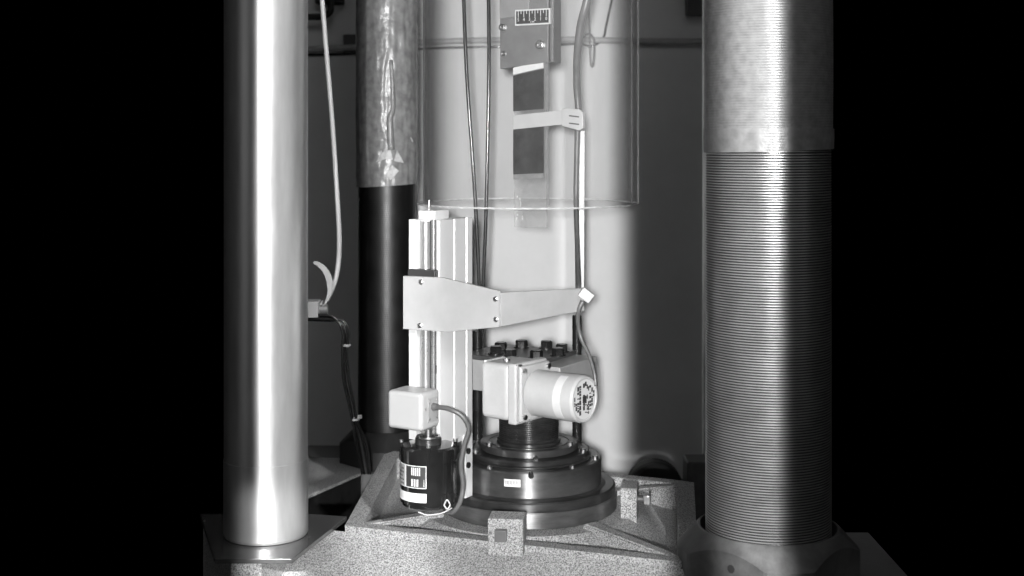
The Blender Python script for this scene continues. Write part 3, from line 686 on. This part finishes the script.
for px, py, r_, o_ in ((503.5, 27.5, .006, .004), (541, 45, .0075, .004), (504, 54, .004, .001)):
    c = onhead(px, py, 0.0); Tq = Matrix.Translation(c) @ (-V).to_track_quat('Z', 'Y').to_matrix().to_4x4()
    bb = B().lathe([(r_ * 1.2, 0), (r_ * 1.2, .0012), (r_, .0013), (r_, o_ + .003), (r_ * .8, o_ + .004), (r_ * .45, o_ + .004), (r_ * .4, o_ + .002), (.0001, o_ + .002)], seg=20, T=Tq)
    part('screw', bb, 'bolt_steel', t)

# ------------------------------------------------------------------ hanging specimen strip
E0 = Vector((0.0036, 0.030, 0)) ; ME = frame(E0); WD = 0.0615
def ez(py): return zat(py, 2.4)
t = thing('hanging_strip', (E0.x, E0.y, ez(228)), 'narrow clear strip with two dark panels hanging below the grey head', 'strip')
part('clear_backing', B(ME).box((0, 0, ez(228)), (WD + 0.005, 0.004, ez(60)), 0.0006), 'clear_strip', t)
part('top_tape', B(ME).prism([(0.0, -0.0035, ez(74)), (WD, -0.0035, ez(68)), (WD, -0.0035, ez(61)), (0.0, -0.0035, ez(67))], (0, 1, 0), 0.0033), 'label_white', t)
part('dark_panel', B(ME).prism([(0.0, -0.0032, ez(111)), (WD, -0.0032, ez(109)), (WD, -0.0032, ez(69)), (0.0, -0.0032, ez(75))], (0, 1, 0), 0.0030), 'dark_panel', t)
part('dark_panel', B(ME).prism([(0.0, -0.0032, ez(175)), (WD, -0.0032, ez(173)), (WD, -0.0032, ez(122)), (0.0, -0.0032, ez(126))], (0, 1, 0), 0.0030), 'dark_panel', t)
part('lower_tape', B(ME).prism([(0.0, -0.0022, ez(180)), (WD, -0.0022, ez(178)), (WD, -0.0022, ez(173.3)), (0.0, -0.0022, ez(175.3))], (0, 1, 0), 0.0020), 'sleeve', t)
part('edge_strip', B(ME).box((WD + 0.0052, -0.001, ez(205)), (WD + 0.0085, 0.005, ez(62))), 'clear_strip', t)
bb = B(ME)
for k in range(12):
    z = ez(226) + (ez(190) - ez(226)) * rnd.random(); x = 0.003 + rnd.random() * 0.02
    bb.box((x, -0.0012, z), (x + 0.0008 + rnd.random() * 0.0015, -0.0002, z + 0.001 + rnd.random() * 0.004))
o = part('glue_flecks', bb, 'label_white', t); o['kind'] = 'stuff'
# white strap and clip
tc_ = thing('white_clip', P(545, 120, 2.38), 'white plastic strap and slotted clip tying the strip to the cable', 'clip')
def eplane(px, py, off):
    p0 = ME @ Vector((0, -off, 0)); ray = Vector(((px - 512) / F, 1, -(py - HY) / F)); o_ = Vector((0, CAMY, CAMZ))
    return o_ + ray * ((p0 - o_).dot(V) / ray.dot(V))
part('strap', B().prism([eplane(*q, 0.0055) for q in ((513, 115.5), (563, 110), (563, 124.5), (513, 129.5))], V, 0.0019, 0.0004), 'white_plastic', tc_)
clipb = part('clip_body', B().prism([eplane(*q, 0.009) for q in ((561.5, 109), (566, 108), (579, 109.5), (583, 113), (583, 128), (579, 130.5), (562, 126))], V, 0.008, 0.0008), 'white_plastic', tc_)
for y_ in (115, 122.5):
    part('slot', B().prism([eplane(*q, 0.0094) for q in ((569, y_), (579, y_ + 1.2), (579, y_ + 2.6), (569, y_ + 1.4))], V, 0.0003), 'grey_cable', clipb)

# ------------------------------------------------------------------ cables
def cable(name, lab, pts, r, m_, cat='cable', group=None, step=8):
    return tag(link(name, B().tube(pts, r, 10, step).bm, m_), lab, cat, group)
cable('signal_cable', 'thick dark grey cable curving down inside the clear cylinder past the white clip',
      [P(600, -60, 2.36), P(587, 0, 2.36), P(580.5, 25, 2.37), P(577, 55, 2.385), P(576.5, 85, 2.40), P(578, 110, 2.405), P(577, 150, 2.40), P(576, 200, 2.40), P(577.5, 250, 2.36), P(579, 290, 2.29)], (0.0076, 0.0038), 'grey_cable')
cable('signal_cable', 'thin dark grey cable running beside the thick cable inside the clear cylinder',
      [P(603, -60, 2.385), P(590, 0, 2.385), P(583, 30, 2.39), P(579, 60, 2.40), P(579, 85, 2.415), P(580, 112, 2.418), P(576.8, 150, 2.415), P(576, 200, 2.41), P(576.5, 250, 2.375), P(577, 288, 2.31)], 0.0028, 'grey_cable')
tag(link('white_strip', B().prism([P(579.5, 131, 2.42), P(584.5, 131, 2.42), P(584.0, 291, 2.42), P(579.0, 291, 2.42)], (0, 1, 0), 0.0025).bm, 'white_plastic'),
    'narrow white plastic strip hanging below the slotted clip', 'strip')
for pts, lab in (([P(488, -60, 2.52), P(489, 60, 2.52), P(487.5, 150, 2.52), P(485.5, 230, 2.52), P(483, 290, 2.52), P(482, 356, 2.52), P(481.5, 452, 2.5)], 'straight thin dark tube hanging from the head side of the clear cylinder'),
                 ([P(462, -60, 2.53), P(466, 60, 2.53), P(472, 150, 2.53), P(475.5, 205, 2.53), P(479, 280, 2.53), P(480, 356, 2.53), P(477, 452, 2.5)], 'slanting thin dark tube hanging inside the clear cylinder')):
    cable('dark_tube', lab, pts, 0.0036, 'dark_tube', 'tube', 'thin dark tubes in the cylinder')
# white connector at the end of the arm and its lead
cen = P(586, 295, 2.23); t = thing('white_connector', cen, 'tilted white plug connector at the end of the bracket arm', 'connector')
Mc = Matrix.Translation(cen) @ Matrix.Rotation(R(38), 4, 'Y')
cb = part('connector_body', B(Mc).box((-0.011, -0.006, -0.0085), (0.011, 0.006, 0.0085), 0.001), 'white_plastic', t)
for i in range(2):
    for j in range(2):
        part('pin_cover', B(Mc).box((-0.0075 + i * 0.009, -0.0078, -0.006 + j * 0.0068), (-0.0015 + i * 0.009, -0.0062, -0.001 + j * 0.0068), 0.0004), 'white_plastic', cb)
cable('motor_lead', 'thin grey lead drooping from the white connector to the gear motor',
      [P(583, 301, 2.235), P(579, 310, 2.235), P(578, 322, 2.24), P(581, 338, 2.24), P(589, 355, 2.23), P(594, 372, 2.22), P(596, 386, 2.215)], (0.0045, 0.0028), 'mid_cable')

# left side: light cable, strap, connector and dark wire bundle
cable('light_cable', 'pale grey cable hanging between the polished column and the black column',
      [P(318, -50, 2.5), P(322, 0, 2.5), P(327, 60, 2.5), P(332, 120, 2.5), P(336, 180, 2.5), P(339, 230, 2.5), P(338.5, 262, 2.5), P(334, 284, 2.5), P(327, 299, 2.5), P(318, 308, 2.5)], 0.0046, 'light_cable')
sp = []
for k in range(13):
    a = R(80 - k * 145 / 12); wv = 0.25 + 2.9 * math.sin(math.pi * min(1, (k + 1.5) / 12)); sp.append((310 + 20.0 * math.cos(a), 287 - 25 * math.sin(a), wv))
bb = B(); vi, vo = [], []
for x, y, wv in sp:
    dx, dy = x - 310, y - 287; l = math.hypot(dx, dy); dx /= l; dy /= l
    vi.append(P(x - dx * wv, y - dy * wv, 2.47)); vo.append(P(x + dx * wv, y + dy * wv, 2.47))
for i in range(len(sp) - 1): bb.prism([vi[i], vo[i], vo[i + 1], vi[i + 1]], (0, 1, 0), 0.004)
tag(link('curved_strap', bb.bm, 'light_cable'), 'curved pale grey strap above the small cable clamp', 'strap')
t = thing('cable_clamp', P(315, 312, 2.5), 'pale clamp block holding the cables behind the polished column', 'clamp')
x0, x1, x2 = P(296, 0, 2.5).x, P(320, 0, 2.5).x, P(328, 0, 2.5).x
part('clamp_block', B().box((x0, 0.075, zat(316, 2.5)), (x1, 0.115, zat(300, 2.5)), 0.001), 'white_plastic', t)
part('clamp_ferrule', B().cyl((x1 + .0002, 0.098, zat(309, 2.5)), (x2, 0.098, zat(309, 2.5)), 0.009, seg=20), 'rail_steel', t)
t = thing('wire_bundle', P(368, 474, 2.72), 'tied bundle of dark wires drooping from the clamp to the slab', 'wires')
for k in range(5):
    ox, od = (-3 + 1.6 * k), (0.006 * ((k * 2) % 5) - 0.012)
    part('wire', B().tube([P(306, 317.5 + ox * .8, 2.49 + od), P(330, 318 + ox * .8, 2.49 + od), P(341 + ox * .8, 322 - ox * .4, 2.49 + od), P(345.5 + ox, 334, 2.49 + od), P(344.5 + ox * .8, 352, 2.5 + od), P(346 + ox, 378, 2.54 + od), P(350 + ox, 398, 2.58 + od), P(354.5 + ox * .9, 420, 2.63 + od), P(361 + ox * 1.7, 445, 2.68 + od), P(366 + ox * 1.3, 474, 2.71 + od)], 0.0021, 6, 6), 'black_cable' if k % 2 else 'mid_cable' if k == 2 else 'dark_tube', t)
for px, py, d in ((345.3, 345, 2.495), (354.8, 419, 2.625)):
    part('cable_tie', B().lathe([(0.0085, -0.002), (0.0098, -0.002), (0.0098, 0.002), (0.0085, 0.002)], P(px, py, d), 20, closed=True), 'white_plastic', t)
p = P(359, 417, 2.615); part('tie_end', B().box(p - Vector((.003, .003, .003)), p + Vector((.006, .003, .004)), 0.001), 'white_plastic', t)

# wall fittings
def wallp(px, py, off=0.02): return P(px, py, 3.5 - off)
cable('wall_pipe', 'thin grey conduit running along the wall behind the cylinder', [wallp(225, 52), wallp(330, 48.5), wallp(440, 41.5), wallp(560, 39.5), wallp(640, 41), wallp(800, 42)], 0.008, 'pipe_grey', 'pipe')
cable('wall_wire', 'thin dark wire clipped along the wall below the conduit', [wallp(225, 54, .006), wallp(330, 54.5, .006), wallp(440, 48, .006), wallp(520, 46.5, .006), wallp(575, 44, .006), wallp(592, 46, .01), wallp(603, 38, .01), wallp(607, 22, .01), wallp(616, -20, .01)], 0.003, 'black_cable', 'wire')
cable('wire_loop', 'loose loop of dark wire hanging from the conduit on the wall', [wallp(588, -30, .03), wallp(589, 10, .03), wallp(590, 45, .04), wallp(591, 64, .04), wallp(593.5, 64, .04), wallp(594, 40, .04), wallp(588, 34, .045), wallp(583, 38, .04)], 0.003, 'mid_cable', 'wire')
cable('black_hose', 'short black hose elbow fixed to the wall near the polished column', [wallp(260, 17, .05), wallp(306, 17, .05), wallp(322, 16.5, .05), wallp(330, 12, .05), wallp(331, 2, .05), wallp(333, -25, .05)], 0.0085, 'rubber', 'hose')
tag(link('wall_bracket', B().box((wallp(316, 0).x, WY - 0.04, wallp(0, 4.5).z), (wallp(344, 0).x, WY - 0.0005, wallp(0, -14).z), 0.004).bm, 'rubber'), 'black bracket on the wall above the hose elbow', 'bracket')
tag(link('junction_box', B().box((wallp(343, 0).x, WY - 0.016, wallp(0, 53).z), (wallp(372, 0).x, WY - 0.0005, wallp(0, 34).z), 0.003).bm, 'dark_grain'), 'flat dark junction box on the wall beside the wrapped column', 'box')
tag(link('terminal_box', B().box((wallp(686, 0).x, WY - 0.05, wallp(0, 16).z), (wallp(726, 0).x, WY - 0.0005, wallp(0, -30).z), 0.003).bm, 'dark_grain'), 'dark terminal box high on the wall beside the hidden grey column', 'box')

# ------------------------------------------------------------------ finish
for o in list(COL.objects):
    if o.type == 'MESH' and any(p.use_smooth for p in o.data.polygons):
        o.data.update()
